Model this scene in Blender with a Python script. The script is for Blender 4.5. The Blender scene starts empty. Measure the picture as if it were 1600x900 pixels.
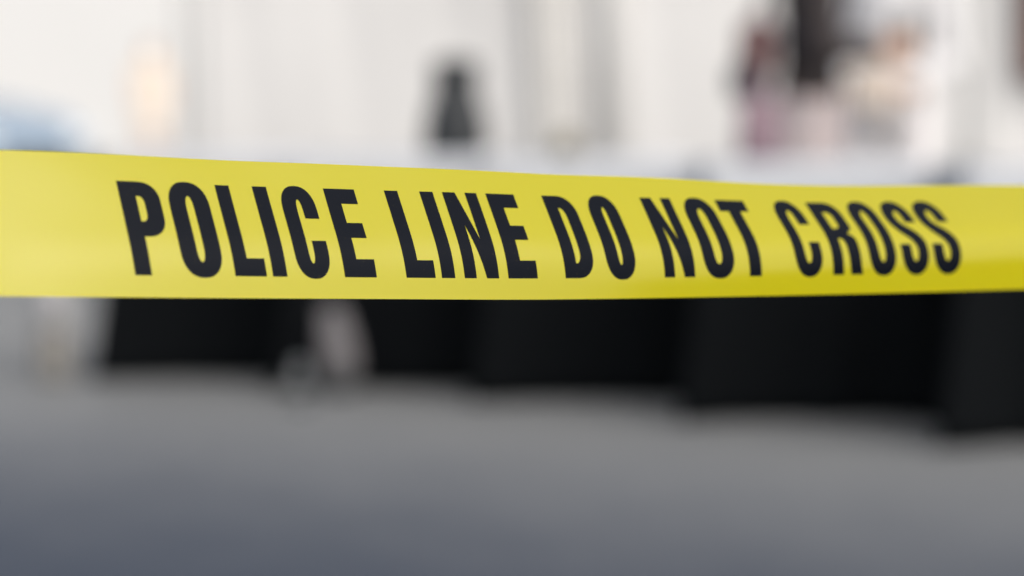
import bpy, bmesh, math, random
from mathutils import Vector, Matrix
from mathutils.geometry import tessellate_polygon

random.seed(4)
S = bpy.context.scene
R = math.radians

# ------------------------------------------------------------------ camera
CAM_H = 0.95
PITCH = math.atan(300 / 3778.0)
FPX = 3778.0
cam_data = bpy.data.cameras.new("camera")
cam_data.lens = 85
cam_data.sensor_width = 36
cam_data.clip_end = 500
cam_data.clip_start = 0.05
cam_data.dof.use_dof = True
cam_data.dof.focus_distance = 1.352
cam_data.dof.aperture_fstop = 2.9
cam_data.dof.aperture_blades = 0
cam = bpy.data.objects.new("camera", cam_data)
cam.location = (0, 0, CAM_H)
cam.rotation_euler = (R(90) - PITCH, 0, 0)
S.collection.objects.link(cam)
S.camera = cam

# ------------------------------------------------------------------ light
SUN_EL, SUN_AZ = 46, 132          # azimuth clockwise from +Y: a bright patch of cloud to the right, a little behind the camera
world = bpy.data.worlds.new("World")
S.world = world
world.use_nodes = True
nt = world.node_tree
nt.nodes.clear()
out = nt.nodes.new("ShaderNodeOutputWorld")
bg = nt.nodes.new("ShaderNodeBackground")
sky = nt.nodes.new("ShaderNodeTexSky")
sky.sky_type = 'NISHITA'
sky.sun_disc = False
sky.sun_elevation = R(SUN_EL)
sky.sun_rotation = R(SUN_AZ)
sky.air_density = 1.0
sky.dust_density = 4.0
sky.ozone_density = 1.0
hs = nt.nodes.new("ShaderNodeHueSaturation")      # thin overcast: the blue is washed out
hs.inputs['Saturation'].default_value = 0.45
nt.links.new(sky.outputs[0], hs.inputs['Color'])
nt.links.new(hs.outputs[0], bg.inputs[0])
bg.inputs[1].default_value = 0.15
nt.links.new(bg.outputs[0], out.inputs[0])

sun_d = bpy.data.lights.new("sun", 'SUN')
sun_d.energy = 1.5
sun_d.angle = R(115)
sun_d.color = (1, 0.95, 0.88)
sun = bpy.data.objects.new("sun", sun_d)
az = R(SUN_AZ)
to_sun = Vector((math.sin(az) * math.cos(R(SUN_EL)), math.cos(az) * math.cos(R(SUN_EL)), math.sin(R(SUN_EL))))
sun.rotation_euler = to_sun.to_track_quat('Z', 'Y').to_euler()
sun.location = (0, -5, 10)
S.collection.objects.link(sun)

S.view_settings.view_transform = 'Standard'
S.view_settings.look = 'None'
S.view_settings.exposure = 0.3
S.view_settings.gamma = 1
S.view_settings.use_curve_mapping = False
S.cycles.max_bounces = 8
S.cycles.use_denoising = True

# ------------------------------------------------------------------ helpers
def at(px, py, Y):
    """point at depth Y that a pixel of the 1600x900 photograph looks at"""
    dx = (px - 800) / FPX
    du = (450 - py) / FPX
    d = Vector((dx, math.cos(PITCH) + du * math.sin(PITCH), -math.sin(PITCH) + du * math.cos(PITCH)))
    return Vector((0, 0, CAM_H)) + d * (Y / d.y)

def ground_at(px, py):
    dx = (px - 800) / FPX
    du = (450 - py) / FPX
    d = Vector((dx, math.cos(PITCH) + du * math.sin(PITCH), -math.sin(PITCH) + du * math.cos(PITCH)))
    return Vector((0, 0, CAM_H)) + d * (-CAM_H / d.z)

def mat(name, col, rough=0.6, metal=0.0, noise=0.0, scale=20.0, col2=None, spec=0.5, trans=0.0, bump=0.0, bscale=None, ior=1.45, sheen=0.0):
    m = bpy.data.materials.new(name)
    m.use_nodes = True
    n = m.node_tree
    b = n.nodes['Principled BSDF']
    b.inputs['Base Color'].default_value = (*col, 1)
    b.inputs['Roughness'].default_value = rough
    b.inputs['Metallic'].default_value = metal
    b.inputs['Specular IOR Level'].default_value = spec
    b.inputs['IOR'].default_value = ior
    b.inputs['Transmission Weight'].default_value = trans
    b.inputs['Sheen Weight'].default_value = sheen
    tc = n.nodes.new('ShaderNodeTexCoord')
    if noise or col2:
        tx = n.nodes.new('ShaderNodeTexNoise')
        tx.inputs['Scale'].default_value = scale
        tx.inputs['Detail'].default_value = 8
        n.links.new(tc.outputs['Object'], tx.inputs['Vector'])
        rp = n.nodes.new('ShaderNodeValToRGB')
        c2 = col2 or tuple(c * (1 - noise) for c in col)
        rp.color_ramp.elements[0].color = (*c2, 1)
        rp.color_ramp.elements[1].color = (*col, 1)
        rp.color_ramp.elements[0].position = 0.32
        rp.color_ramp.elements[1].position = 0.68
        n.links.new(tx.outputs['Fac'], rp.inputs['Fac'])
        n.links.new(rp.outputs[0], b.inputs['Base Color'])
    if bump:
        t2 = n.nodes.new('ShaderNodeTexNoise')
        t2.inputs['Scale'].default_value = bscale or scale * 4
        t2.inputs['Detail'].default_value = 6
        n.links.new(tc.outputs['Object'], t2.inputs['Vector'])
        bp = n.nodes.new('ShaderNodeBump')
        bp.inputs['Strength'].default_value = bump
        bp.inputs['Distance'].default_value = 0.01
        n.links.new(t2.outputs['Fac'], bp.inputs['Height'])
        n.links.new(bp.outputs[0], b.inputs['Normal'])
    return m

def link(name, bm, material, parent=None, smooth=False, recalc=True):
    me = bpy.data.meshes.new(name)
    if recalc: bmesh.ops.recalc_face_normals(bm, faces=bm.faces[:])
    bm.to_mesh(me)
    bm.free()
    if material:
        me.materials.append(material)
    if smooth:
        for p in me.polygons:
            p.use_smooth = True
    o = bpy.data.objects.new(name, me)
    S.collection.objects.link(o)
    if parent:
        o.parent = parent
    return o

def tag(o, label, cat, group=None, kind=None):
    if label: o['label'] = label
    if cat: o['category'] = cat
    if group: o['group'] = group
    if kind: o['kind'] = kind
    return o

def thing(name, label, cat, loc=(0, 0, 0), rz=0, group=None):
    o = bpy.data.objects.new(name, None)
    o.empty_display_size = 0.1
    o.location = loc
    o.rotation_euler = (0, 0, rz)
    S.collection.objects.link(o)
    return tag(o, label, cat, group)

def box(bm, x0, x1, y0, y1, z0, z1, bevel=0.0, seg=2):
    v = [bm.verts.new(c) for c in ((x0, y0, z0), (x1, y0, z0), (x1, y1, z0), (x0, y1, z0),
                                   (x0, y0, z1), (x1, y0, z1), (x1, y1, z1), (x0, y1, z1))]
    f = [bm.faces.new([v[i] for i in q]) for q in ((3, 2, 1, 0), (4, 5, 6, 7), (0, 1, 5, 4), (1, 2, 6, 5), (2, 3, 7, 6), (3, 0, 4, 7))]
    if bevel:
        es = list({e for q in f for e in q.edges})
        bmesh.ops.bevel(bm, geom=es, offset=bevel, segments=seg, profile=0.5, affect='EDGES')

def lathe(bm, prof, n=32, c=(0, 0, 0), cap=True):
    rings = []
    for r, z in prof:
        rings.append([bm.verts.new((c[0] + r * math.cos(2 * math.pi * i / n), c[1] + r * math.sin(2 * math.pi * i / n), c[2] + z)) for i in range(n)])
    for a, b in zip(rings, rings[1:]):
        for i in range(n):
            bm.faces.new((a[i], a[(i + 1) % n], b[(i + 1) % n], b[i]))
    if cap:
        bm.faces.new(rings[0][::-1])
        bm.faces.new(rings[-1])

def tube(bm, pts, r, n=12):
    pts = [Vector(p) for p in pts]
    rings = []
    for i, p in enumerate(pts):
        d = (pts[min(i + 1, len(pts) - 1)] - pts[max(i - 1, 0)]).normalized()
        q = d.to_track_quat('Z', 'Y')
        rr = r[i] if isinstance(r, (list, tuple)) else r
        rings.append([bm.verts.new(p + q @ Vector((rr * math.cos(2 * math.pi * k / n), rr * math.sin(2 * math.pi * k / n), 0))) for k in range(n)])
    for a, b in zip(rings, rings[1:]):
        for k in range(n):
            bm.faces.new((a[k], a[(k + 1) % n], b[(k + 1) % n], b[k]))
    bm.faces.new(rings[0][::-1])
    bm.faces.new(rings[-1])

# ------------------------------------------------------------------ ground
def ground_material():
    """asphalt with light falloff painted in: paler toward the tables, darker near the camera"""
    m = bpy.data.materials.new("asphalt_light_falloff")
    m.use_nodes = True
    n = m.node_tree
    b = n.nodes['Principled BSDF']
    tc = n.nodes.new('ShaderNodeTexCoord')
    def noise(sc, det):
        t = n.nodes.new('ShaderNodeTexNoise'); t.inputs['Scale'].default_value = sc; t.inputs['Detail'].default_value = det
        n.links.new(tc.outputs['Object'], t.inputs['Vector']); return t
    big, mid, fine = noise(.55, 4), noise(3.2, 6), noise(160, 4)
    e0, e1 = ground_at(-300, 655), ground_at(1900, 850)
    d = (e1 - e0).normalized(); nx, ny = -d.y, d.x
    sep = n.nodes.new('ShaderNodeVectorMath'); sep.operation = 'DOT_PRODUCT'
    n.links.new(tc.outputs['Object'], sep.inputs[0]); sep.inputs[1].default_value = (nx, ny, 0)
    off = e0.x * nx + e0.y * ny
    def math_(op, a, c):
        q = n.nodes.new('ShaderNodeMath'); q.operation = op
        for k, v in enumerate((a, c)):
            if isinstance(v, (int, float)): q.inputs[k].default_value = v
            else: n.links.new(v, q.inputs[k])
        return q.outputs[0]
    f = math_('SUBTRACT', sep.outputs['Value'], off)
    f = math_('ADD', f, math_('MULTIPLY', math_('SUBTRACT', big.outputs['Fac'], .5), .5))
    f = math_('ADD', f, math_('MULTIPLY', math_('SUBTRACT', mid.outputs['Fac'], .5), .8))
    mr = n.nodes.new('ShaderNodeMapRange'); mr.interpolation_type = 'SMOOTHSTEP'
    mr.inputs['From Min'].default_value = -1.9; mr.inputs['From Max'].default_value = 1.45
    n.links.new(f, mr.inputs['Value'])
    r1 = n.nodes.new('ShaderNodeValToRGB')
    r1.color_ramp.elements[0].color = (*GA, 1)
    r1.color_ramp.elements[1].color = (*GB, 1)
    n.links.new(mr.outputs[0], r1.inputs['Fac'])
    r2 = n.nodes.new('ShaderNodeValToRGB')
    r2.color_ramp.elements[0].position = .35; r2.color_ramp.elements[1].position = .65
    r2.color_ramp.elements[0].color = (.65, .65, .65, 1); r2.color_ramp.elements[1].color = (1.2, 1.2, 1.2, 1)
    n.links.new(fine.outputs['Fac'], r2.inputs['Fac'])
    mx = n.nodes.new('ShaderNodeMix'); mx.data_type = 'RGBA'; mx.blend_type = 'MULTIPLY'; mx.inputs[0].default_value = 1
    n.links.new(r1.outputs[0], mx.inputs[6]); n.links.new(r2.outputs[0], mx.inputs[7])
    n.links.new(mx.outputs[2], b.inputs['Base Color'])
    b.inputs['Roughness'].default_value = 0.6
    b.inputs['Specular IOR Level'].default_value = 0.35
    bp = n.nodes.new('ShaderNodeBump'); bp.inputs['Strength'].default_value = .35; bp.inputs['Distance'].default_value = .004
    n.links.new(fine.outputs['Fac'], bp.inputs['Height']); n.links.new(bp.outputs[0], b.inputs['Normal'])
    return m
GA, GB = (0.026, 0.037, 0.060), (0.205, 0.208, 0.207)  # end tones of the painted light falloff: dim blue-grey near, brighter toward the tables
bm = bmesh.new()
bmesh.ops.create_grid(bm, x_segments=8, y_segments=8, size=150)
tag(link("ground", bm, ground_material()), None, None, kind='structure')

# ------------------------------------------------------------------ the barrier tape
TH = R(31); TY = 1.37; TW = 0.083
CT, ST = math.cos(TH), math.sin(TH)
CP, SP = math.cos(PITCH), math.sin(PITCH)
def lerp(x, xs, ys):
    if x <= xs[0]: return ys[0]
    for i in range(1, len(xs)):
        if x <= xs[i]:
            t = (x - xs[i - 1]) / (xs[i] - xs[i - 1])
            return ys[i - 1] + (ys[i] - ys[i - 1]) * t
    return ys[-1]
def smooth_lerp(x, xs, ys):
    if x <= xs[0] or x >= xs[-1]: return lerp(x, xs, ys)
    n = len(xs)
    i = max(j for j in range(n - 1) if xs[j] <= x)
    def slope(j):
        if j == 0: return (ys[1] - ys[0]) / (xs[1] - xs[0])
        if j == n - 1: return (ys[-1] - ys[-2]) / (xs[-1] - xs[-2])
        return (ys[j + 1] - ys[j - 1]) / (xs[j + 1] - xs[j - 1])
    h = xs[i + 1] - xs[i]; t = (x - xs[i]) / h
    return ((1 + 2 * t) * (1 - t) ** 2 * ys[i] + t * (1 - t) ** 2 * h * slope(i)
            + t * t * (3 - 2 * t) * ys[i + 1] + t * t * (t - 1) * h * slope(i + 1))
KN = [0, 225, 640, 886, 1040, 1302, 1600]
UP = [27.9, 30.6, 33.6, 36.9, 40.0, 48.0, 50.0]     # lean of the upper part of the tape, degrees from upright
LO = [26.0, 20.0, 14.0, 6.0, 1.0, -0.5, -1.0]     # lean of its lower lip, which curls under to the right
def s_of(px):
    k = (px - 800) / FPX
    return k * (TY * CP + .1 * SP) / (CT - k * ST * CP)
def px_of(s):
    return 800 + FPX * s * CT / ((TY + s * ST) * CP + .1 * SP)
S0, S1 = s_of(-160), s_of(1760)
def tape_rows(s, nv=48):
    """points bottom to top (and outward normals) of the tape's cross-section at length s along its run"""
    sc = min(max(s, S0), S1)
    px = px_of(sc)
    y = TY + s * ST
    yb = smooth_lerp(px, [-400, 0, 300, 600, 850, 1200, 1600, 2000], [459.5, 463, 465.6, 467.2, 468, 462.3, 452, 437])
    e = (450 - yb) / FPX
    yc = TY + sc * ST
    z = yc * (e * CP - SP) / (CP + e * SP) + CAM_H + (s - sc) * (0.02 if s > sc else -.01)
    P = Vector((s * CT, y, z))
    lo, up = smooth_lerp(px, KN, LO), smooth_lerp(px, KN, UP)
    c, w = lerp(px, [0, 640, 1040, 1600], [.3, .3, .31, .40]), lerp(px, [0, 640, 1040, 1600], [.4, .44, .46, .46])
    rows, nor = [], []
    for i in range(nv + 1):
        v = i / nv
        t = min(1, max(0, (v - c + w / 2) / w)); t = t * t * (3 - 2 * t)
        f = R(lo + (up - lo) * t)
        # faint waviness of thin film under tension
        f += R(0.45) * math.sin(61 * s + 4 * v + 2 * math.sin(7 * s)) * math.sin(2 + 17 * s + 6 * v)
        f += R(0.9) * math.sin(9 * s + 5 * v) * math.sin(23 * s - 3 * v)
        if i:
            P = P + Vector((-ST * math.sin(f), CT * math.sin(f), math.cos(f))) * (TW / nv)
        rows.append(P.copy())
        nor.append(Vector((ST * math.cos(f), -CT * math.cos(f), math.sin(f))))
    return rows, nor
NV = 48
tape_len = [-1.25 + 3.6 * i / 360 for i in range(361)]
bm = bmesh.new()
cols = []
for s in tape_len:
    rows, nor = tape_rows(s, NV)
    cols.append([bm.verts.new(p) for p in rows])
for a, b in zip(cols, cols[1:]):
    for k in range(NV):
        bm.faces.new((a[k], b[k], b[k + 1], a[k + 1]))
tape_mat = bpy.data.materials.new("yellow_plastic_film")
tape_mat.use_nodes = True
n = tape_mat.node_tree
b = n.nodes['Principled BSDF']
b.inputs['Base Color'].default_value = (0.64, 0.57, 0.0, 1)
b.inputs['Roughness'].default_value = 0.17
b.inputs['IOR'].default_value = 1.62
tl = n.nodes.new('ShaderNodeBsdfTranslucent'); tl.inputs[0].default_value = (0.99, 0.82, 0.0, 1)
ms = n.nodes.new('ShaderNodeMixShader'); ms.inputs[0].default_value = 0.5
n.links.new(b.outputs[0], ms.inputs[1]); n.links.new(tl.outputs[0], ms.inputs[2])
n.links.new(ms.outputs[0], n.nodes['Material Output'].inputs['Surface'])
tc = n.nodes.new('ShaderNodeTexCoord')
nz = n.nodes.new('ShaderNodeTexNoise'); nz.inputs['Scale'].default_value = 900; nz.inputs['Detail'].default_value = 3
n.links.new(tc.outputs['Object'], nz.inputs['Vector'])
bp = n.nodes.new('ShaderNodeBump'); bp.inputs['Strength'].default_value = .08; bp.inputs['Distance'].default_value = .0004
n.links.new(nz.outputs['Fac'], bp.inputs['Height']); n.links.new(bp.outputs[0], b.inputs['Normal'])
tape = link("barrier_tape", bm, tape_mat, smooth=True, recalc=False)
tag(tape, "yellow plastic police barrier tape printed in black, stretched across the foreground", "barrier tape")

# lettering: glyph outlines in a unit cell, cut fine and laid on the curved film
def arc(cx, cy, rx, ry, a0, a1, n=14):
    return [(cx + rx * math.cos(R(a0 + (a1 - a0) * i / n)), cy + ry * math.sin(R(a0 + (a1 - a0) * i / n))) for i in range(n + 1)]
def superarc(cx, cy, rx, ry, a0, a1, n=16, e=0.86):
    o = []
    for i in range(n + 1):
        a = R(a0 + (a1 - a0) * i / n)
        c, s = math.cos(a), math.sin(a)
        o.append((cx + rx * math.copysign(abs(c) ** e, c), cy + ry * math.copysign(abs(s) ** e, s)))
    return o
def ring(w):           # tall oval with straight sides, stroke w (in x) and .17 in y
    oy = 0.28
    outer = superarc(.5, 1.02 - oy, .5, oy, 0, 180) + superarc(.5, -.02 + oy, .5, oy, 180, 360)
    iy = 0.16
    rx = .5 - w
    inner = superarc(.5, .86 - iy, rx, iy, 0, 180) + superarc(.5, .14 + iy, rx, iy, 180, 360)
    return [outer, inner]
def glyph(ch, w):
    """w: stem width as a fraction of the cell; returns contours, first the outside then holes"""
    if ch == 'I': return [[(0, 0), (1, 0), (1, 1), (0, 1)]]
    if ch == 'L': return [[(0, 0), (1, 0), (1, .185), (w, .185), (w, 1), (0, 1)]]
    if ch == 'T':
        return [[(.5 - w / 2, 0), (.5 + w / 2, 0), (.5 + w / 2, .835), (1, .835), (1, 1), (0, 1), (0, .835), (.5 - w / 2, .835)]]
    if ch == 'E':
        return [[(0, 0), (1, 0), (1, .19), (w, .19), (w, .425), (.93, .425), (.93, .60), (w, .60), (w, .825), (.98, .825), (.98, 1), (0, 1)]]
    if ch == 'N':
        return [[(0, 0), (w, 0), (w, .60), (1 - w * 1.02, 0), (1, 0), (1, 1), (1 - w * .98, 1), (1 - w * .98, .43), (w * 1.06, 1), (0, 1)]]
    if ch == 'O': return ring(w)
    if ch == 'D':
        o = [(0, 0), (.45, 0)] + superarc(.45, .27, .55, .27, 270, 360) + superarc(.45, .73, .55, .27, 0, 90) + [(0, 1)]
        i = [(w, .16), (.42, .16)] + superarc(.42, .30, .58 - w, .14, 270, 360) + superarc(.42, .70, .58 - w, .14, 0, 90) + [(w, .84)]
        return [o, i]
    if ch == 'P':
        o = [(0, 0), (w, 0), (w, .40), (.5, .40)] + superarc(.5, .62, .5, .22, 270, 360) + superarc(.5, .78, .5, .22, 0, 90) + [(0, 1)]
        i = [(w, .565), (.46, .565)] + superarc(.46, .66, .54 - w, .095, 270, 360) + superarc(.46, .745, .54 - w, .095, 0, 90) + [(w, .84)]
        return [o, i]
    if ch == 'R':
        o = [(0, 0), (w, 0), (w, .43), (.42, .43)] + superarc(.42, .30, .92 - w - .42, .13, 90, 0) + [(.94 - w, .10), (.97 - w, 0), (1, 0), (.965, .10), (.955, .28)] \
            + superarc(.70, .36, .255, .135, 0, 80, 8) + superarc(.62, .63, .36, .12, 300, 360, 8) + superarc(.5, .76, .48, .24, 0, 90) + [(0, 1)]
        i = [(w, .575), (.45, .575)] + superarc(.45, .665, .53 - w, .09, 270, 360) + superarc(.45, .75, .53 - w, .09, 0, 90) + [(w, .84)]
        return [o, i]
    if ch == 'C':
        oy, iy, rx = .28, .16, .5 - w
        o = [(1, .64)] + superarc(.5, 1.02 - oy, .5, oy, 0, 180) + superarc(.5, -.02 + oy, .5, oy, 180, 360) + [(1, .385), (1 - w, .385)] \
            + superarc(.5, .14 + iy, rx, iy, 360, 180) + superarc(.5, .86 - iy, rx, iy, 180, 0) + [(1 - w, .64)]
        return [o]
    if ch == 'S':
        # centre line with constant stroke
        h = w / 2
        ty = .082
        cl = [(1 - h, .66), (1 - h, .76)] + superarc(.5, .735, .5 - h, .285 - ty, 12, 180, 14)
        pts = cl[:1] + cl[2:]
        pts += [(h + .02, .665), (h + .09, .605), (.36, .555), (.60, .470), (1 - h - .10, .405), (1 - h - .02, .345)]
        pts += superarc(.5, .265, .5 - h, .285 - ty, 0, -168, 14)
        pts += [(h, .345)]
        # rounding of the spine by Chaikin smoothing
        for _ in range(2):
            q = [pts[0]]
            for a, c in zip(pts, pts[1:]):
                q += [(a[0] * .75 + c[0] * .25, a[1] * .75 + c[1] * .25), (a[0] * .25 + c[0] * .75, a[1] * .25 + c[1] * .75)]
            pts = q + [pts[-1]]
        L, Rr = [], []
        for i, p in enumerate(pts):
            a, c = pts[max(i - 1, 0)], pts[min(i + 1, len(pts) - 1)]
            asp = 2.6                                    # cell height over width
            tx, tyv = c[0] - a[0], (c[1] - a[1]) * asp
            l = math.hypot(tx, tyv) or 1
            nx, ny = -tyv / l, tx / l
            if i in (0, len(pts) - 1): nx, ny = math.copysign(1, nx), 0
            hw = h * (1.0 + .12 * abs(ny))
            L.append((p[0] + nx * hw, p[1] + ny * hw / asp)); Rr.append((p[0] - nx * hw, p[1] - ny * hw / asp))
        return [L + Rr[::-1]]
LETTERS = [('P', 216.5, 280, .40), ('O', 293, 356.5, .40), ('L', 372.5, 421.7, .44), ('I', 431.3, 453.8, 1), ('C', 471, 524.5, .41), ('E', 543.5, 593.2, .44),
           ('L', 639.5, 684.6, .45), ('I', 694.4, 715, 1), ('N', 729.6, 782.9, .34), ('E', 797.4, 842.8, .46),
           ('D', 886, 932.5, .40), ('O', 952, 997, .42),
           ('N', 1039.5, 1087, .33), ('O', 1102, 1150, .37), ('T', 1158.5, 1203.5, .40),
           ('C', 1244.5, 1287, .37), ('R', 1302, 1348.5, .35), ('O', 1360, 1402, .37), ('S', 1411.5, 1453, .37), ('S', 1460.5, 1502.5, .37)]
VB, VC = 0.146, 0.806
def tape_point(s, v, lift):
    rows, nor = tape_rows(s, NV)
    f = min(max(v, 0), 1) * NV
    i = min(int(f), NV - 1); t = f - i
    return rows[i].lerp(rows[i + 1], t) + nor[i].lerp(nor[i + 1], t).normalized() * lift
ink = bpy.data.materials.new("black_ink")
ink.use_nodes = True
n = ink.node_tree
b = n.nodes['Principled BSDF']
b.inputs['Roughness'].default_value = 0.28
b.inputs['IOR'].default_value = 1.12
tc = n.nodes.new('ShaderNodeTexCoord')
nz = n.nodes.new('ShaderNodeTexNoise'); nz.inputs['Scale'].default_value = 700; nz.inputs['Detail'].default_value = 6; nz.inputs['Roughness'].default_value = .7
n.links.new(tc.outputs['Object'], nz.inputs['Vector'])
rp = n.nodes.new('ShaderNodeValToRGB')
rp.color_ramp.elements[0].position = .63; rp.color_ramp.elements[0].color = (.0035, .005, .009, 1)
rp.color_ramp.elements[1].position = .82; rp.color_ramp.elements[1].color = (.10, .085, .03, 1)
n.links.new(nz.outputs['Fac'], rp.inputs['Fac']); n.links.new(rp.outputs[0], b.inputs['Base Color'])
bp = n.nodes.new('ShaderNodeBump'); bp.inputs['Strength'].default_value = .1; bp.inputs['Distance'].default_value = .0004
n.links.new(nz.outputs['Fac'], bp.inputs['Height']); n.links.new(bp.outputs[0], b.inputs['Normal'])
big = bmesh.new()
letter_normals = []
for ch, x0, x1, w in LETTERS:
    cs = glyph(ch, w if ch == 'I' else w * 1.02)
    flat = [Vector((p[0], p[1], 0)) for c in cs for p in c]
    tri = tessellate_polygon([[Vector((p[0], p[1], 0)) for p in c] for c in cs])
    g = bmesh.new()
    vs = [g.verts.new(p) for p in flat]
    for t in tri:
        try: g.faces.new([vs[i] for i in t])
        except ValueError: pass
    bmesh.ops.remove_doubles(g, verts=g.verts[:], dist=1e-5)
    for k in range(-1, 33):
        bmesh.ops.bisect_plane(g, geom=g.verts[:] + g.edges[:] + g.faces[:], plane_co=(0, k / 31, 0), plane_no=(0, 1, 0))
    for k in range(1, 4):
        bmesh.ops.bisect_plane(g, geom=g.verts[:] + g.edges[:] + g.faces[:], plane_co=(k / 4, 0, 0), plane_no=(1, 0, 0))
    s0, s1 = s_of(x0), s_of(x1)
    g.verts.ensure_lookup_table()
    vm = {}
    for v in g.verts:
        ss, vv = s0 + (s1 - s0) * v.co.x, VB + (VC - VB) * v.co.y
        p = tape_point(ss, vv, 0.00012)
        letter_normals.append((tape_point(ss, vv, .01) - p).normalized())
        vm[v.index] = big.verts.new(p)
    for f in g.faces:
        if f.calc_area() < 1e-9: continue
        f.normal_update()
        vv = [vm[v.index] for v in f.verts]
        big.faces.new(vv if f.normal.z > 0 else vv[::-1])
    g.free()
let = link("lettering", big, ink, tape, smooth=True, recalc=False)
let.data.normals_split_custom_set_from_vertices(letter_normals)

# ------------------------------------------------------------------ tables in black cloths
M_black = mat("black_tablecloth_weave", (0.0038, 0.0048, 0.0058), rough=0.75, spec=0.07, noise=.3, scale=60)
M_white = mat("white_tablecloth_weave", (0.56, 0.575, 0.60), rough=0.9, spec=0.2, noise=.05, scale=30)
M_wood = mat("birch_board", (0.42, 0.29, 0.17), rough=0.5, noise=.3, scale=12)
M_steel = mat("painted_steel", (0.05, 0.05, 0.055), rough=0.4, metal=.6, noise=.2)
HW, HD, HT = 0.30, 0.30, 0.735
def cloth(bm, hw, hd, top, bottom, folds, amp, flare, corner, seed, nz=14, front_lift=0.0):
    rnd = random.Random(seed)
    ph = [rnd.uniform(0, 6.28) for _ in range(4)]
    r = 0.02
    n = 160
    per = []
    tot = 2 * (2 * hw + 2 * hd)
    for i in range(n):
        d = tot * i / n
        if d < 2 * hw: p, nn, cd = (-hw + d, -hd), (0, -1), min(d, 2 * hw - d)
        elif d < 2 * hw + 2 * hd: d2 = d - 2 * hw; p, nn, cd = (hw, -hd + d2), (1, 0), min(d2, 2 * hd - d2)
        elif d < 4 * hw + 2 * hd: d2 = d - 2 * hw - 2 * hd; p, nn, cd = (hw - d2, hd), (0, 1), min(d2, 2 * hw - d2)
        else: d2 = d - 4 * hw - 2 * hd; p, nn, cd = (-hw, hd - d2), (-1, 0), min(d2, 2 * hd - d2)
        k = max(0, 1 - cd / .12)
        if k > 0:
            diag = Vector((math.copysign(1, p[0]), math.copysign(1, p[1]))).normalized()
            nv = Vector(nn).lerp(diag, k * .95).normalized()
        else: nv = Vector(nn)
        per.append((Vector(p), nv, k, i / n))
    rows = []
    for j in range(nz + 1):
        t = j / nz
        row = []
        for p, nv, k, u in per:
            wave = math.sin(u * 6.283 * folds + ph[0]) * .6 + math.sin(u * 6.283 * folds * 1.7 + ph[1]) * .4
            dsp = t * flare + (t ** .7) * amp * wave + corner * k * k * t
            if j == 0: dsp = 0
            z = top + (bottom - top) * t - (0 if k else 0)
            q = p + nv * (dsp + .004)
            row.append(bm.verts.new((q.x, q.y, z)))
        rows.append(row)
    for a, b_ in zip(rows, rows[1:]):
        for i in range(n):
            bm.faces.new((a[i], a[(i + 1) % n], b_[(i + 1) % n], b_[i]))
    bm.faces.new(rows[0][::-1])

def copy_thing(o, loc, label=None, rz=None):
    c = o.copy(); S.collection.objects.link(c)
    c.location = loc
    if rz is not None: c.rotation_euler = (0, 0, rz)
    if label: c['label'] = label
    for ch in o.children:
        d = ch.copy(); S.collection.objects.link(d); d.parent = c
    return c

def make_table(loc, label):
    t = thing("square_table", label, "table", loc, 0, "square tables in a stepped row")
    bm = bmesh.new(); box(bm, -HW, HW, -HD, HD, HT - .025, HT, .004); link("tabletop", bm, M_wood, t)
    for sx in (-1, 1):
        for sy in (-1, 1):
            bm = bmesh.new()
            box(bm, sx * (HW - .035) - .018, sx * (HW - .035) + .018, sy * (HD - .035) - .018, sy * (HD - .035) + .018, 0, HT - .026, .003)
            link("leg", bm, M_steel, t)
    return t
corners = [(174, 595), (462, 611), (770, 629), (1102, 660), (1506, 699)]
where = ["behind the low bollard", "bearing the drinks flask",
         "bearing the olive jar", "before the person in dark jacket", "rightmost and nearest"]
tables = []
proto = None
for i, (cx, cy) in enumerate(corners):
    g = ground_at(cx, cy)
    loc = (g.x + HW + .025, g.y + HD + .06, 0.004)
    if proto is None:
        proto = make_table(loc, "square table hidden under black cloth, the one " + where[i]); t = proto
    else:
        t = copy_thing(proto, loc, "square table hidden under black cloth, the one " + where[i])
    tables.append(t)
    bm = bmesh.new()
    cloth(bm, HW + .003, HD + .003, HT + .006, 0.004, 7, .018, .02, .12, i)
    c = link("black_tablecloth", bm, M_black, smooth=True)
    c.location = (loc[0], loc[1], loc[2])
    so = c.modifiers.new("weave", 'SOLIDIFY'); so.thickness = .0015; so.offset = -1
    tag(c, "black floor-length tablecloth on the table " + where[i], "tablecloth", "black tablecloths")
    bm = bmesh.new()
    cloth(bm, HW + .014, HD + .014, HT + .012, HT - .17, 9, .004, .012, .02, i + 20, nz=8)
    c = link("white_table_topper", bm, M_white, smooth=True)
    c.location = (loc[0], loc[1], loc[2])
    so = c.modifiers.new("weave", 'SOLIDIFY'); so.thickness = .0015; so.offset = -1
    tag(c, "white top cloth over black cloth on the table " + where[i], "tablecloth", "white top cloths")
TOPZ = HT + .012 + .004 + .0005

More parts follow.
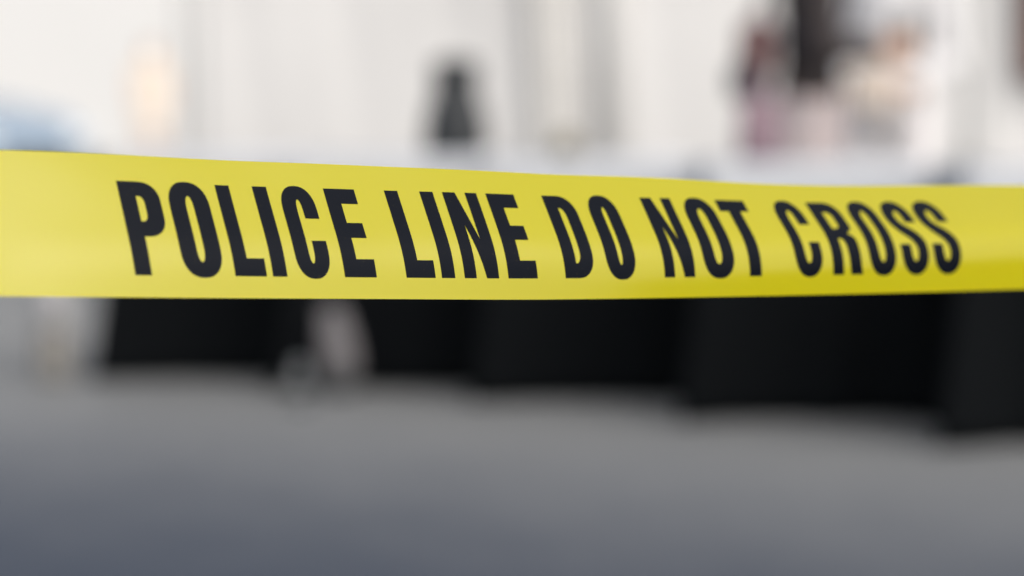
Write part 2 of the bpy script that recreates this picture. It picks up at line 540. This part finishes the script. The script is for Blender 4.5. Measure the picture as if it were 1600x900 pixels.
# ------------------------------------------------------------------ things on and by the tables
M_char = mat("charcoal_enamel", (0.022, 0.025, 0.028), rough=0.45, noise=.3, scale=14)
M_chrome = mat("brushed_steel", (0.3, 0.3, 0.31), rough=0.3, metal=1, noise=.15)
p = at(712, 200, tables[1].location.y + .05)
fl = thing("drinks_flask", "dark charcoal insulated drinks flask with narrow top on white table", "flask", (p.x, p.y, TOPZ), R(70))
bm = bmesh.new(); lathe(bm, [(.098, 0), (.108, .008), (.110, .03), (.106, .10), (.098, .14), (.086, .18), (.078, .21), (.075, .27)], 40); link("body", bm, M_char, fl, True)
bm = bmesh.new(); lathe(bm, [(.078, .2705), (.081, .277), (.081, .30), (.072, .318), (.035, .326), (.012, .328)], 40); link("lid", bm, M_char, fl, True)
bm = bmesh.new(); tube(bm, [(.064, 0, .262), (.105, 0, .262), (.125, 0, .23), (.13, 0, .17), (.125, 0, .11), (.108, 0, .09)], .010); link("handle", bm, M_char, fl, True)
bm = bmesh.new(); tube(bm, [(-.062, 0, .255), (-.10, 0, .268), (-.118, 0, .262)], [.016, .012, .010]); link("spout", bm, M_char, fl, True)

p = at(884, 228, tables[2].location.y + .02)
jar = thing("olive_jar", "small olive brown glazed jar on white table beside the flask's table", "jar", (p.x, p.y, TOPZ))
bm = bmesh.new(); lathe(bm, [(.026, 0), (.036, .01), (.040, .03), (.036, .052), (.027, .060), (.029, .066)], 28)
link("pot", bm, mat("olive_glaze", (0.16, 0.13, 0.06), rough=.3, noise=.4, scale=25), jar, True)
bm = bmesh.new(); lathe(bm, [(.031, .0665), (.031, .072), (.012, .078), (.008, .088), (.003, .091)], 28)
link("lid", bm, mat("lid_glaze", (0.20, 0.17, 0.10), rough=.35, noise=.3), jar, True)

# plum pouch on the fourth table
p = at(1186, 200, tables[3].location.y + .16)
po = thing("tote_bag", "plum cloth tote bag standing on white table, left of the mauve grey skirt", "bag", (p.x, p.y, TOPZ), R(5))
M_plum = mat("plum_cloth", (0.27, 0.185, 0.215), rough=.9, noise=.2, scale=20)
bm = bmesh.new()
rg = []
for z, a, c in ((0, .060, .040), (.008, .066, .046), (.08, .066, .044), (.15, .060, .026), (.19, .054, .012), (.20, .050, .008)):
    rg.append([bm.verts.new((a * math.copysign(abs(math.cos(k * .19635)) ** .6, math.cos(k * .19635)), c * math.copysign(abs(math.sin(k * .19635)) ** .6, math.sin(k * .19635)), z)) for k in range(32)])
for a, c in zip(rg, rg[1:]):
    for k in range(32): bm.faces.new((a[k], a[(k + 1) % 32], c[(k + 1) % 32], c[k]))
bm.faces.new(rg[0][::-1]); bm.faces.new(rg[-1])
link("bag_body", bm, M_plum, po, True)
for sy in (-1, 1):
    bm = bmesh.new(); tube(bm, [(-.03, sy * .009, .185), (-.026, sy * .012, .225), (-.012, sy * .012, .245), (.012, sy * .012, .245), (.026, sy * .012, .225), (.03, sy * .009, .185)], .004, 8)
    link("handle", bm, M_plum, po, True)

# pale handbag on the ground
p = ground_at(543, 591)
bagm = mat("pale_canvas", (0.17, 0.16, 0.165), rough=.85, noise=.15, scale=40)
bag = thing("handbag", "small pale canvas handbag with black base standing against a black tablecloth", "handbag", (p.x, tables[1].location.y - HD - .165, 0.004), R(8))
bag.scale = (.8, .9, 1.0)
bm = bmesh.new()
def bag_loft(bm, prof):
    rings = []
    for z, a, c, ox in prof:
        rings.append([bm.verts.new((ox + a * math.copysign(abs(math.cos(k * .19635)) ** .6, math.cos(k * .19635)), c * math.copysign(abs(math.sin(k * .19635)) ** .6, math.sin(k * .19635)), z)) for k in range(32)])
    for a, c in zip(rings, rings[1:]):
        for k in range(32): bm.faces.new((a[k], a[(k + 1) % 32], c[(k + 1) % 32], c[k]))
    bm.faces.new(rings[0][::-1]); bm.faces.new(rings[-1])
bag_loft(bm, [(.0705, .072, .044, .012), (.10, .075, .045, .010), (.17, .068, .040, .0), (.23, .056, .028, -.012), (.27, .046, .016, -.02), (.28, .042, .010, -.022)])
link("bag_body", bm, bagm, bag, True)
bm = bmesh.new(); bag_loft(bm, [(0, .064, .036, .012), (.01, .072, .043, .012), (.070, .073, .0445, .012)]); link("base", bm, M_char, bag, True)
for sy in (-1, 1):
    bm = bmesh.new(); tube(bm, [(-.05, sy * .012, .265), (-.048, sy * .014, .30), (-.036, sy * .014, .33), (-.02, sy * .014, .34), (-.004, sy * .014, .33), (.008, sy * .014, .30), (.010, sy * .012, .265)], .0045, 8)
    link("handle", bm, M_char, bag, True)

# clear plastic bottle
p = ground_at(468, 640)
M_pet = mat("clear_plastic", (.93, .96, .98), rough=.06, trans=1.0, ior=1.3, spec=.6)
bo = thing("water_bottle", "small clear plastic water bottle standing on ground before the tables", "bottle", (p.x, p.y, 0.0045))
bm = bmesh.new(); lathe(bm, [(.026, 0), (.030, .003), (.031, .015), (.029, .03), (.031, .037), (.029, .05), (.031, .06), (.030, .08), (.024, .10), (.014, .116), (.0125, .124)], 28)
link("bottle_body", bm, M_pet, bo, True)
bm = bmesh.new(); lathe(bm, [(.015, .1245), (.0155, .128), (.0155, .136), (.014, .138)], 24); link("cap", bm, mat("grey_cap", (.3, .32, .33), rough=.4, noise=.05), bo, True)

# low bollard
p = ground_at(84, 592)
bl = thing("bollard", "low tan wooden bollard with a white painted top, left of tables", "bollard", (p.x, p.y, 0.004))
bm = bmesh.new(); lathe(bm, [(.055, 0), (.056, .01), (.053, .17)], 28); link("post", bm, mat("tan_timber", (0.25, 0.235, 0.21), rough=.7, noise=.3, scale=18), bl, True)
bm = bmesh.new(); lathe(bm, [(.056, .1705), (.062, .175), (.062, .36), (.056, .385), (.03, .40), (.006, .404)], 28); link("cap", bm, mat("white_paint", (.50, .49, .495), rough=.5, noise=.08), bl, True)

# ------------------------------------------------------------------ canvas screen behind the tables
M_canvas = mat("white_canvas", (0.765, 0.75, 0.73), rough=.9, spec=.2, noise=.11, scale=1.0)
M_pole = mat("grey_painted_pole", (0.66, 0.65, 0.63), rough=.5, noise=.1, scale=8)
YS = 11.2
sc_ = thing("canvas_screen", "long white canvas screen laced between light grey poles behind tables", "screen", (0, YS, 0.004))
polx = [at(290, 200, YS).x, at(952, 200, YS).x, at(1512, 200, YS).x, 3.9, 5.7]
for a, c in zip(polx, polx[1:]):
    bm = bmesh.new()
    rows = []
    nx, nz_ = 40, 16
    for j in range(nz_ + 1):
        z = .06 + 2.5 * j / nz_
        rows.append([bm.verts.new((a + .06 + (c - a - .12) * i / nx, .03 * math.sin(math.pi * i / nx) * math.sin(math.pi * j / nz_) + .007 * math.sin(i * .9 + j * .5) * math.sin(i * .31), z)) for i in range(nx + 1)])
    for r0, r1 in zip(rows, rows[1:]):
        for i in range(nx): bm.faces.new((r0[i], r0[i + 1], r1[i + 1], r1[i]))
    o = link("canvas_panel", bm, M_canvas, sc_, True)
    so = o.modifiers.new("cloth", 'SOLIDIFY'); so.thickness = .003
for i, x in enumerate(polx):
    bm = bmesh.new(); rr = (.026, .06, .03, .04, .04)[i]
    tube(bm, [(x, -.01, .0), (x, -.01, 2.7)], rr, 20); lathe(bm, [(.12, 0), (.12, .012), (rr + .004, .02)], 24, (x, -.01, 0))
    link("pole", bm, M_pole, sc_, True)
bm = bmesh.new(); tube(bm, [(polx[0], -.01, 2.62), (polx[-1], -.01, 2.62)], .022, 12); link("top_rail", bm, M_pole, sc_, True)

# beige gathered curtain hung on the screen
def hanging(name, x0t, x1t, x0b, x1b, zt, zb, y, m, label, cat, folds=7, amp=.012):
    bm = bmesh.new()
    rows = []
    n = 60
    for j in range(21):
        t = j / 20
        a, c = x0t + (x0b - x0t) * t, x1t + (x1b - x1t) * t
        rows.append([bm.verts.new((a + (c - a) * i / n, y + amp * math.sin(i / n * 6.283 * folds + .6 * math.sin(3 * t)), zt + (zb - zt) * t)) for i in range(n + 1)])
    for r0, r1 in zip(rows, rows[1:]):
        for i in range(n): bm.faces.new((r0[i], r0[i + 1], r1[i + 1], r1[i]))
    o = link(name, bm, m, None, True)
    so = o.modifiers.new("cloth", 'SOLIDIFY'); so.thickness = .003
    return tag(o, label, cat)
yb_ = YS - .055
hanging("curtain", at(805, 60, yb_).x, at(868, 60, yb_).x, at(838, 240, yb_).x, at(905, 240, yb_).x, 2.6, .62, yb_,
        mat("beige_linen", (0.77, 0.75, 0.715), rough=.9, noise=.08, scale=9), "beige linen curtain strip hanging on the white canvas screen", "curtain", 4, .012)
hanging("rust_cloth", at(1593, 60, YS - .08).x, at(1593, 60, YS - .08).x + .55, at(1596, 120, YS - .08).x, at(1596, 120, YS - .08).x + .5, 2.64, at(1590, 128, YS - .08).z, YS - .08,
        mat("rust_wool", (0.17, 0.055, 0.03), rough=.9, noise=.3, scale=12), "rust brown cloth hanging from the top rail at right edge", "cloth", 6, .018)

# ------------------------------------------------------------------ building far behind
YB_ = 38.0
M_render = mat("white_render", (0.80, 0.79, 0.77), rough=.85, noise=.04, scale=.4)
M_glass = mat("dark_glass", (0.03, 0.04, 0.05), rough=.08, noise=.2)
M_frame = mat("white_frame", (.7, .7, .69), rough=.5, noise=.05)
bd = thing("rendered_building", "long white rendered building with upper windows, far behind the screen", "building", (-4, YB_, 0))
bm = bmesh.new(); box(bm, -26, 30, 0, 12, 0, 9.5); link("wall", bm, M_render, bd)
bm = bmesh.new(); box(bm, -26.4, 30.4, -.4, 12.4, 9.502, 9.9, .04); link("roof", bm, M_frame, bd)
wf = None
for k in range(14):
    x = -24 + 4 * k
    if wf is None:
        bm = bmesh.new()
        for q in ((-.7, -.6, -.05, .75), (.6, .7, -.05, .75)): pass
        box(bm, -.72, -.62, -.06, -.002, 0, 1.6); box(bm, .62, .72, -.06, -.002, 0, 1.6); box(bm, -.618, .618, -.06, -.002, 0, .1); box(bm, -.618, .618, -.06, -.002, 1.5, 1.6); box(bm, -.03, .03, -.06, -.002, .102, 1.498)
        wf = link("window", bm, M_frame, bd); wf.location = (x, 0, 4.6)
        bm = bmesh.new(); box(bm, -.617, -.032, -.03, -.004, .103, 1.497); box(bm, .032, .617, -.03, -.004, .103, 1.497)
        pane = link("pane", bm, M_glass, wf)
    else:
        c = wf.copy(); S.collection.objects.link(c); c.location = (x, 0, 4.6); c.parent = bd
        d = pane.copy(); S.collection.objects.link(d); d.parent = c

# ------------------------------------------------------------------ parked car, left background
def make_car(loc, rz):
    M_paint = mat("blue_grey_car_paint", (0.30, 0.38, 0.47), rough=.25, metal=.2, noise=.05, scale=3)
    M_tyre = mat("tyre_rubber", (.015, .015, .016), rough=.85, noise=.2)
    M_rim = mat("alloy", (.45, .46, .48), rough=.3, metal=1, noise=.1)
    M_lamp = mat("lamp_lens", (.75, .8, .85), rough=.1, noise=.05)
    M_red = mat("red_lens", (.35, .02, .02), rough=.15, noise=.1)
    M_win = mat("car_glass", (.02, .05, .06), rough=.05, noise=.1)
    car = thing("parked_car", "blue grey hatchback car parked far left behind the tape", "car", loc, rz)
    W = .86
    # side profile, front towards +X
    low = [(2.05, .25), (2.12, .42), (2.08, .66), (1.95, .78), (1.55, .88), (1.0, .97), (-1.75, 1.0), (-2.0, .95), (-2.08, .6), (-2.05, .28)]
    bm = bmesh.new()
    def loft(profile, ws):
        rows = []
        for yk, sh in ws:
            rows.append([bm.verts.new((x * sh, yk, .55 + (z - .55) * (1 if abs(yk) < W * .93 else .86))) for x, z in profile])
        n = len(profile)
        for r0, r1 in zip(rows, rows[1:]):
            for i in range(n): bm.faces.new((r0[i], r0[(i + 1) % n], r1[(i + 1) % n], r1[i]))
        bm.faces.new(rows[0]); bm.faces.new(rows[-1][::-1])
    loft(low, [(-W, .955), (-W * .92, .985), (-W * .5, 1.0), (W * .5, 1.0), (W * .92, .985), (W, .955)])
    body = link("body", bm, M_paint, car)
    body.modifiers.new("b", 'BEVEL').width = .03
    # cabin
    def cab(y, inset): return [(1.02 - inset, .985), (.30 - inset, 1.38), (.0, 1.44), (-1.2, 1.43), (-1.72 + inset, 1.01)]
    bm = bmesh.new(); rows = []
    for yk, ins, zz in ((-W * .93, .0, 0), (W * .93, .0, 0)):
        pr = cab(yk, ins)
        rows.append([bm.verts.new((x, yk * (1 - .2 * (z - .98) / .46), z)) for x, z in pr])
    n = 5
    for i in range(n): bm.faces.new((rows[0][i], rows[0][(i + 1) % n], rows[1][(i + 1) % n], rows[1][i]))
    bm.faces.new(rows[0]); bm.faces.new(rows[1][::-1])
    cabin = link("cabin", bm, M_paint, car); cabin.modifiers.new("b", 'BEVEL').width = .02
    def pane_(name, pts):
        bm = bmesh.new(); vs = [bm.verts.new(p) for p in pts]; bm.faces.new(vs)
        o = link(name, bm, M_win, car); so = o.modifiers.new("g", 'SOLIDIFY'); so.thickness = .012; so.offset = 0
    def edge(x, z, s): return (x, s * (W * .93 * (1 - .2 * (z - .98) / .46) + .004), z)
    for s in (-1, 1):
        pane_("side_window", [edge(.82, 1.03, s), edge(.27, 1.34, s), edge(-.35, 1.385, s), edge(-.35, 1.03, s)])
        pane_("side_window", [edge(-.43, 1.03, s), edge(-.43, 1.385, s), edge(-1.15, 1.38, s), edge(-1.5, 1.06, s)])
    pane_("windscreen", [(.98, -.70, 1.022), (.98, .70, 1.022), (.34, .60, 1.372), (.34, -.60, 1.372)])
    pane_("rear_window", [(-1.69, -.68, 1.06), (-1.69, .68, 1.06), (-1.27, .6, 1.39), (-1.27, -.6, 1.39)])
    for x in (1.32, -1.28):
        for s in (-1, 1):
            wh = bpy.data.objects.new("wheel", None); S.collection.objects.link(wh); wh.parent = car; wh.location = (x, s * .80, .31); wh.rotation_euler = (R(90), 0, 0)
            bm = bmesh.new(); lathe(bm, [(.20, -.10), (.29, -.10), (.31, -.07), (.31, .07), (.29, .10), (.20, .10), (.20, -.10)], 32, cap=False); link("tyre", bm, M_tyre, wh, True)
            bm = bmesh.new(); lathe(bm, [(.199, -.08), (.199, .085), (.17, .09), (.06, .075), (.03, .08)], 24); link("rim", bm, M_rim, wh, True)
    for s in (-1, 1):
        bm = bmesh.new(); box(bm, 1.90, 2.095, s * .64 - .15, s * .64 + .15, .58, .70, .03); link("headlight", bm, M_lamp, car, True)
        bm = bmesh.new(); box(bm, -2.1, -1.93, s * .66 - .12, s * .66 + .12, .62, .86, .03); link("tail_light", bm, M_red, car, True)
        bm = bmesh.new(); box(bm, .62, .80, s * 1.0 - .1, s * 1.0 + .08, 1.0, 1.14, .03); link("wing_mirror", bm, M_paint, car, True)
    bm = bmesh.new(); box(bm, 2.06, 2.135, -.42, .42, .36, .52, .02); link("grille", bm, M_tyre, car)
    return car
make_car((-5.45, 18.6, 0.004), R(-22))

# ------------------------------------------------------------------ people
def capsule(bm, a, b_, ra, rb, flat=1.0, side=Vector((1, 0, 0)), n=16):
    """tapered limb between two joints; flat narrows it across 'side' x axis"""
    a, b_ = Vector(a), Vector(b_)
    d = (b_ - a); L = d.length or 1e-4; d = d / L
    sx = (side - d * side.dot(d))
    sx = sx.normalized() if sx.length > 1e-3 else d.orthogonal().normalized()
    sy = d.cross(sx)
    prof = []
    for k in range(1, 6): t = math.pi / 2 * (1 - k / 6); prof.append((-ra * math.sin(t), ra * math.cos(t)))
    prof.append((0, ra))
    for k in range(1, 4): prof.append((L * k / 4, ra + (rb - ra) * k / 4))
    prof.append((L, rb))
    for k in range(1, 6): t = math.pi / 2 * k / 6; prof.append((L + rb * math.sin(t), rb * math.cos(t)))
    rings = []
    for h, r in prof:
        rings.append([bm.verts.new(a + d * h + sx * (r * math.cos(2 * math.pi * k / n)) + sy * (r * flat * math.sin(2 * math.pi * k / n))) for k in range(n)])
    for r0, r1 in zip(rings, rings[1:]):
        for k in range(n): bm.faces.new((r0[k], r0[(k + 1) % n], r1[(k + 1) % n], r1[k]))
    bm.faces.new(rings[0][::-1]); bm.faces.new(rings[-1])
def ball(bm, c, r, sx=1, sy=1, sz=1):
    m = Matrix.Translation(c) @ Matrix.Diagonal((sx, sy, sz, 1))
    bmesh.ops.create_uvsphere(bm, u_segments=20, v_segments=14, radius=r, matrix=m)
def fuse(name, bm, m, parent, voxel=.008, it=3):
    """one continuous skin over the limbs"""
    me = bpy.data.meshes.new("tmp"); bm.to_mesh(me); bm.free()
    o = bpy.data.objects.new("tmp", me); S.collection.objects.link(o)
    r = o.modifiers.new("r", 'REMESH'); r.mode = 'VOXEL'; r.voxel_size = voxel
    sm = o.modifiers.new("s", 'SMOOTH'); sm.iterations = it; sm.factor = .5
    dg = bpy.context.evaluated_depsgraph_get()
    dg.update()
    new = bpy.data.meshes.new_from_object(o.evaluated_get(dg))
    new.name = name
    bpy.data.objects.remove(o)
    new.materials.clear(); new.materials.append(m)
    for p in new.polygons: p.use_smooth = True
    ob = bpy.data.objects.new(name, new); S.collection.objects.link(ob); ob.parent = parent
    return ob

def hand(bm, wrist, direction, palm_n, curl=.35, size=1.0):
    d = Vector(direction).normalized(); nrm = Vector(palm_n); nrm = (nrm - d * nrm.dot(d)).normalized()
    side = d.cross(nrm)
    w = Vector(wrist)
    L = .095 * size
    capsule(bm, w, w + d * L * .35, .026, .034, .55, side)
    capsule(bm, w + d * L * .3, w + d * L * .85, .036 * size, .040 * size, .38, side)
    for i, (o, l) in enumerate(((-.03, .070), (-.010, .080), (.011, .075), (.030, .058))):
        p = w + d * (L * .95) + side * (o * size)
        ang = curl
        dd = d
        for k in range(3):
            dd = (d * math.cos(ang) + nrm * math.sin(ang)).normalized()
            q = p + dd * (l * size * (.44, .32, .26)[k])
            capsule(bm, p, q, (.0088, .0082, .0075)[k], (.0082, .0075, .0066)[k], n=8)
            p = q; ang += curl * 1.3
    p = w + d * (L * .25) - side * .028
    q = p + (d * .7 - side * .65 + nrm * .25).normalized() * .042
    capsule(bm, p, q, .0125, .0105, n=8)
    capsule(bm, q, q + (d * .95 - side * .2 + nrm * .35).normalized() * .034, .010, .008, n=8)

def person(label, loc, rz, h, shirt, legs_m, skin, hair_m, elbows, wrists, hands, sleeve='long', dress=False, hair_long=False, stance=.09, belly=1.0, shoe=None, skirt=False, top='shirt'):
    """local frame: faces -Y, height h; joints in metres for a 1.72 m body then scaled"""
    k = h / 1.72
    root = thing("person", label, "person", loc, rz)
    V = lambda *c: Vector(c) * k
    hipz, kneez, ankz = .92, .50, .085
    sh = [V(-.185, 0, 1.41), V(.185, 0, 1.41)]
    el = [Vector(e) * k for e in elbows]; wr = [Vector(e) * k for e in wrists]
    hip = [V(-.09, 0, hipz), V(.09, 0, hipz)]; kn = [V(-stance, -.02, kneez), V(stance, -.02, kneez)]; an = [V(-stance, .02, ankz), V(stance, .02, ankz)]
    X = Vector((1, 0, 0))
    def torso(bm, g):
        capsule(bm, V(0, 0, .95), V(0, -.005, 1.08), (.165 + g) * k, (.148 + g) * k, .68 * belly)
        capsule(bm, V(0, -.005, 1.08), V(0, .0, 1.30), (.145 + g) * k, (.165 + g) * k, .68 * belly)
        capsule(bm, V(-.12, 0, 1.40), V(.12, 0, 1.40), (.075 + g) * k, (.075 + g) * k, .95, Vector((0, 1, 0)))
    bm = bmesh.new()
    torso(bm, 0)
    for s in (0, 1):
        capsule(bm, sh[s], el[s], .052 * k, .040 * k); capsule(bm, el[s], wr[s], .040 * k, .026 * k)
        capsule(bm, hip[s], kn[s], .085 * k, .055 * k); capsule(bm, kn[s], an[s], .055 * k, .036 * k)
        capsule(bm, an[s] + V(0, .03, -.045), an[s] + V(0, -.13, -.055), .036 * k, .028 * k, .8)
        hand(bm, wr[s], *hands[s], size=k)
    capsule(bm, V(0, .01, 1.42), V(0, -.01, 1.53), .058 * k, .054 * k)
    hc = V(0, -.02, 1.61)
    ball(bm, hc + V(0, .005, .012), .098 * k, .80, .98, 1.08)
    ball(bm, hc + V(0, -.025, -.055), .066 * k, .85, .95, .95)
    capsule(bm, hc + V(0, -.092, .012), hc + V(0, -.110, -.018), .009 * k, .015 * k)           # nose
    for s in (-1, 1):
        ball(bm, hc + V(s * .081, .012, -.005), .028 * k, .4, .7, 1.1)                           # ears
        capsule(bm, hc + V(s * .018, -.092, .030), hc + V(s * .045, -.082, .030), .009 * k, .008 * k)   # brows
    capsule(bm, hc + V(-.02, -.085, -.052), hc + V(.02, -.085, -.052), .010 * k, .010 * k, .8)     # lips
    fuse("body", bm, skin, root, .006, 3)
    for s in (-1, 1):
        bm = bmesh.new(); ball(bm, hc + V(s * .032, -.083, .012), .0115 * k); link("eye", bm, mat("eye", (.06, .05, .045), rough=.1, noise=.3, scale=60), root, True)
    bm = bmesh.new()
    ball(bm, hc + V(0, .018, .030), .106 * k, .84, .96, 1.02)
    if hair_long:
        capsule(bm, hc + V(0, .06, 0), hc + V(0, .07, -.20), .088 * k, .070 * k, .55)
    # keep the face free: cut the cap's front
    bmesh.ops.bisect_plane(bm, geom=bm.verts[:] + bm.edges[:] + bm.faces[:], plane_co=hc + V(0, -.045, .05), plane_no=Vector((0, -1, -.75)).normalized(), clear_outer=True)
    bmesh.ops.holes_fill(bm, edges=[e for e in bm.edges if e.is_boundary])
    fuse("hair", bm, hair_m, root, .008, 2)
    # clothes
    bm = bmesh.new()
    torso(bm, .014)
    if dress:
        capsule(bm, V(0, 0, .95), V(0, 0, .62), .185 * k, .215 * k, .8)
        bmesh.ops.bisect_plane(bm, geom=bm.verts[:] + bm.edges[:] + bm.faces[:], plane_co=V(0, 0, .50), plane_no=(0, 0, -1), clear_outer=True)
        bmesh.ops.holes_fill(bm, edges=[e for e in bm.edges if e.is_boundary])
    else:
        bmesh.ops.bisect_plane(bm, geom=bm.verts[:] + bm.edges[:] + bm.faces[:], plane_co=V(0, 0, .90), plane_no=(0, 0, -1), clear_outer=True)
        bmesh.ops.holes_fill(bm, edges=[e for e in bm.edges if e.is_boundary])
    for s in (0, 1):
        if sleeve == 'long':
            capsule(bm, sh[s], el[s], .068 * k, .055 * k); capsule(bm, el[s], el[s].lerp(wr[s], .9), .055 * k, .042 * k)
        else:
            capsule(bm, sh[s], sh[s].lerp(el[s], .6), .067 * k, .060 * k)
    fuse("dress" if dress else top, bm, shirt, root, .008, 3)
    if not dress and not skirt:
        bm = bmesh.new()
        capsule(bm, V(0, 0, .93), V(0, 0, 1.0), .174 * k, .163 * k, .72)
        for s in (0, 1):
            capsule(bm, hip[s], kn[s], .100 * k, .072 * k); capsule(bm, kn[s], an[s] + V(0, 0, .02), .072 * k, .060 * k)
        fuse("trousers", bm, legs_m, root, .008, 3)
    if skirt:
        bm = bmesh.new()
        capsule(bm, V(0, .008, .98), V(0, .055, .50), .188 * k, .212 * k, .76)
        bmesh.ops.bisect_plane(bm, geom=bm.verts[:] + bm.edges[:] + bm.faces[:], plane_co=V(0, 0, .46), plane_no=(0, 0, -1), clear_outer=True)
        bmesh.ops.bisect_plane(bm, geom=bm.verts[:] + bm.edges[:] + bm.faces[:], plane_co=V(0, 0, .93), plane_no=(0, 0, 1), clear_outer=True)
        bmesh.ops.holes_fill(bm, edges=[e for e in bm.edges if e.is_boundary])
        fuse("skirt", bm, legs_m, root, .008, 3)
    for s in (0, 1):
        bm = bmesh.new()
        capsule(bm, an[s] + V(0, .035, -.042), an[s] + V(0, -.135, -.050), .045 * k, .040 * k, 1.0)
        bmesh.ops.bisect_plane(bm, geom=bm.verts[:] + bm.edges[:] + bm.faces[:], plane_co=(0, 0, .001), plane_no=(0, 0, -1), clear_outer=True)
        bmesh.ops.holes_fill(bm, edges=[e for e in bm.edges if e.is_boundary])
        fuse("shoe", bm, shoe or M_char, root, .006, 2)
    return root

M_skin = mat("skin", (0.62, 0.38, 0.27), rough=.5, noise=.08, scale=40)
M_skin2 = mat("fair_skin", (0.78, 0.52, 0.37), rough=.5, noise=.06, scale=40)
M_dark = mat("charcoal_brown_jacket", (0.058, 0.047, 0.046), rough=.9, noise=.3, scale=30)
M_mauve = mat("mauve_grey_trousers", (0.50, 0.43, 0.425), rough=.9, noise=.12, scale=30)
M_whiteshirt = mat("white_shirt", (0.80, 0.79, 0.79), rough=.9, noise=.06, scale=20)
M_palegrey = mat("pale_grey_trousers", (0.84, 0.81, 0.81), rough=.9, noise=.1, scale=30)
M_peach = mat("peach_dress_cotton", (0.90, 0.78, 0.65), rough=.9, noise=.08, scale=20)
M_hair = mat("dark_brown_hair", (0.03, 0.018, 0.012), rough=.6, noise=.4, scale=90)
M_hair2 = mat("light_brown_hair", (0.25, 0.16, 0.10), rough=.6, noise=.3, scale=90)

# person in profile, facing right, behind the fourth table
p = at(1264, 150, 8.35)
P1 = (p.x, p.y, 0.004)
person("person in dark jacket and mauve grey skirt, a black cup raised, shoulder bag behind", P1, R(90), 1.74,
       M_dark, M_mauve, M_skin, M_hair,
       elbows=[(-.23, -.03, 1.09), (.26, .02, 1.09)], wrists=[(-.21, -.205, 1.09), (.29, -.04, .86)],
       hands=[((-.12, -1, .12), (1, 0, 0), .75), ((0, -.15, -1), (-1, 0, 0), .3)], skirt=True, top='jacket', belly=.9)
bp_ = thing("shoulder_bag", "maroon and navy shoulder bag slung behind the person in the dark jacket", "bag", P1, R(90))
M_maroon = mat("maroon_nylon", (0.17, 0.065, 0.065), rough=.7, noise=.25, scale=25)
M_navy = mat("navy_nylon", (0.04, 0.04, 0.058), rough=.7, noise=.25, scale=25)
bm = bmesh.new(); box(bm, -.15, .15, .125, .235, 1.00, 1.21, .045, 4); link("main_compartment", bm, M_maroon, bp_, True)
bm = bmesh.new(); box(bm, -.135, .135, .15, .27, .93, 1.06, .04, 4); link("front_pocket", bm, M_navy, bp_, True)
bm = bmesh.new(); tube(bm, [(.12, .18, 1.18), (.10, .12, 1.36), (.09, .075, 1.47), (.08, 0, 1.505), (.04, -.10, 1.44), (-.04, -.145, 1.30), (-.13, -.10, 1.18), (-.19, .02, 1.13), (-.15, .16, 1.16)], .013, 10)
link("strap", bm, M_navy, bp_, True)

ph = thing("travel_cup", "black travel cup held up by the person in the dark jacket", "cup", P1, R(90))
bm = bmesh.new(); lathe(bm, [(.030, 0), (.034, .005), (.041, .15)], 28, (-.165, -.315, 1.045)); link("cup", bm, M_char, ph, True)
bm = bmesh.new(); lathe(bm, [(.043, .1505), (.043, .162), (.036, .172)], 28, (-.165, -.315, 1.045)); link("lid", bm, M_char, ph, True)

# person in white shirt, facing left, further back
p = at(1392, 150, 9.4)
person("person in white long sleeved shirt and pale trousers, hands held forward", (p.x, p.y, 0.004), R(-25), 1.70,
       M_whiteshirt, M_palegrey, M_skin2, M_hair2,
       elbows=[(-.24, .02, 1.10), (.24, .02, 1.10)], wrists=[(-.12, -.12, 1.0), (.13, -.10, .98)],
       hands=[((.3, -1, -.1), (.3, 0, 1), .3), ((-.3, -1, -.1), (-.3, 0, 1), .3)])

pb = thing("paper_bag", "small peach paper bag held by the person in white shirt", "bag", (p.x, p.y, 0.004), R(-25))
M_paper = mat("peach_paper", (0.93, 0.80, 0.68), rough=.8, noise=.06, scale=20)
bm = bmesh.new(); box(bm, -.075, .075, -.285, -.225, .90, 1.06, .006); link("bag_body", bm, M_paper, pb)
bm = bmesh.new(); tube(bm, [(-.03, -.255, 1.058), (-.03, -.255, 1.10), (0, -.255, 1.115), (.03, -.255, 1.10), (.03, -.255, 1.058)], .004, 8); link("handle", bm, M_paper, pb, True)

# passer-by in a peach dress far off
p = at(236, 150, 34)
person("person in peach dress standing far behind, left of the canvas screen", (p.x, p.y, 0.004), R(20), 1.66,
       M_peach, M_palegrey, M_skin2, M_hair2,
       elbows=[(-.25, .02, 1.13), (.25, .02, 1.13)], wrists=[(-.24, -.06, .89), (.24, -.05, .89)],
       hands=[((0, -.15, -1), (1, 0, 0), .25), ((0, -.15, -1), (-1, 0, 0), .25)], sleeve='short', dress=True, hair_long=True)
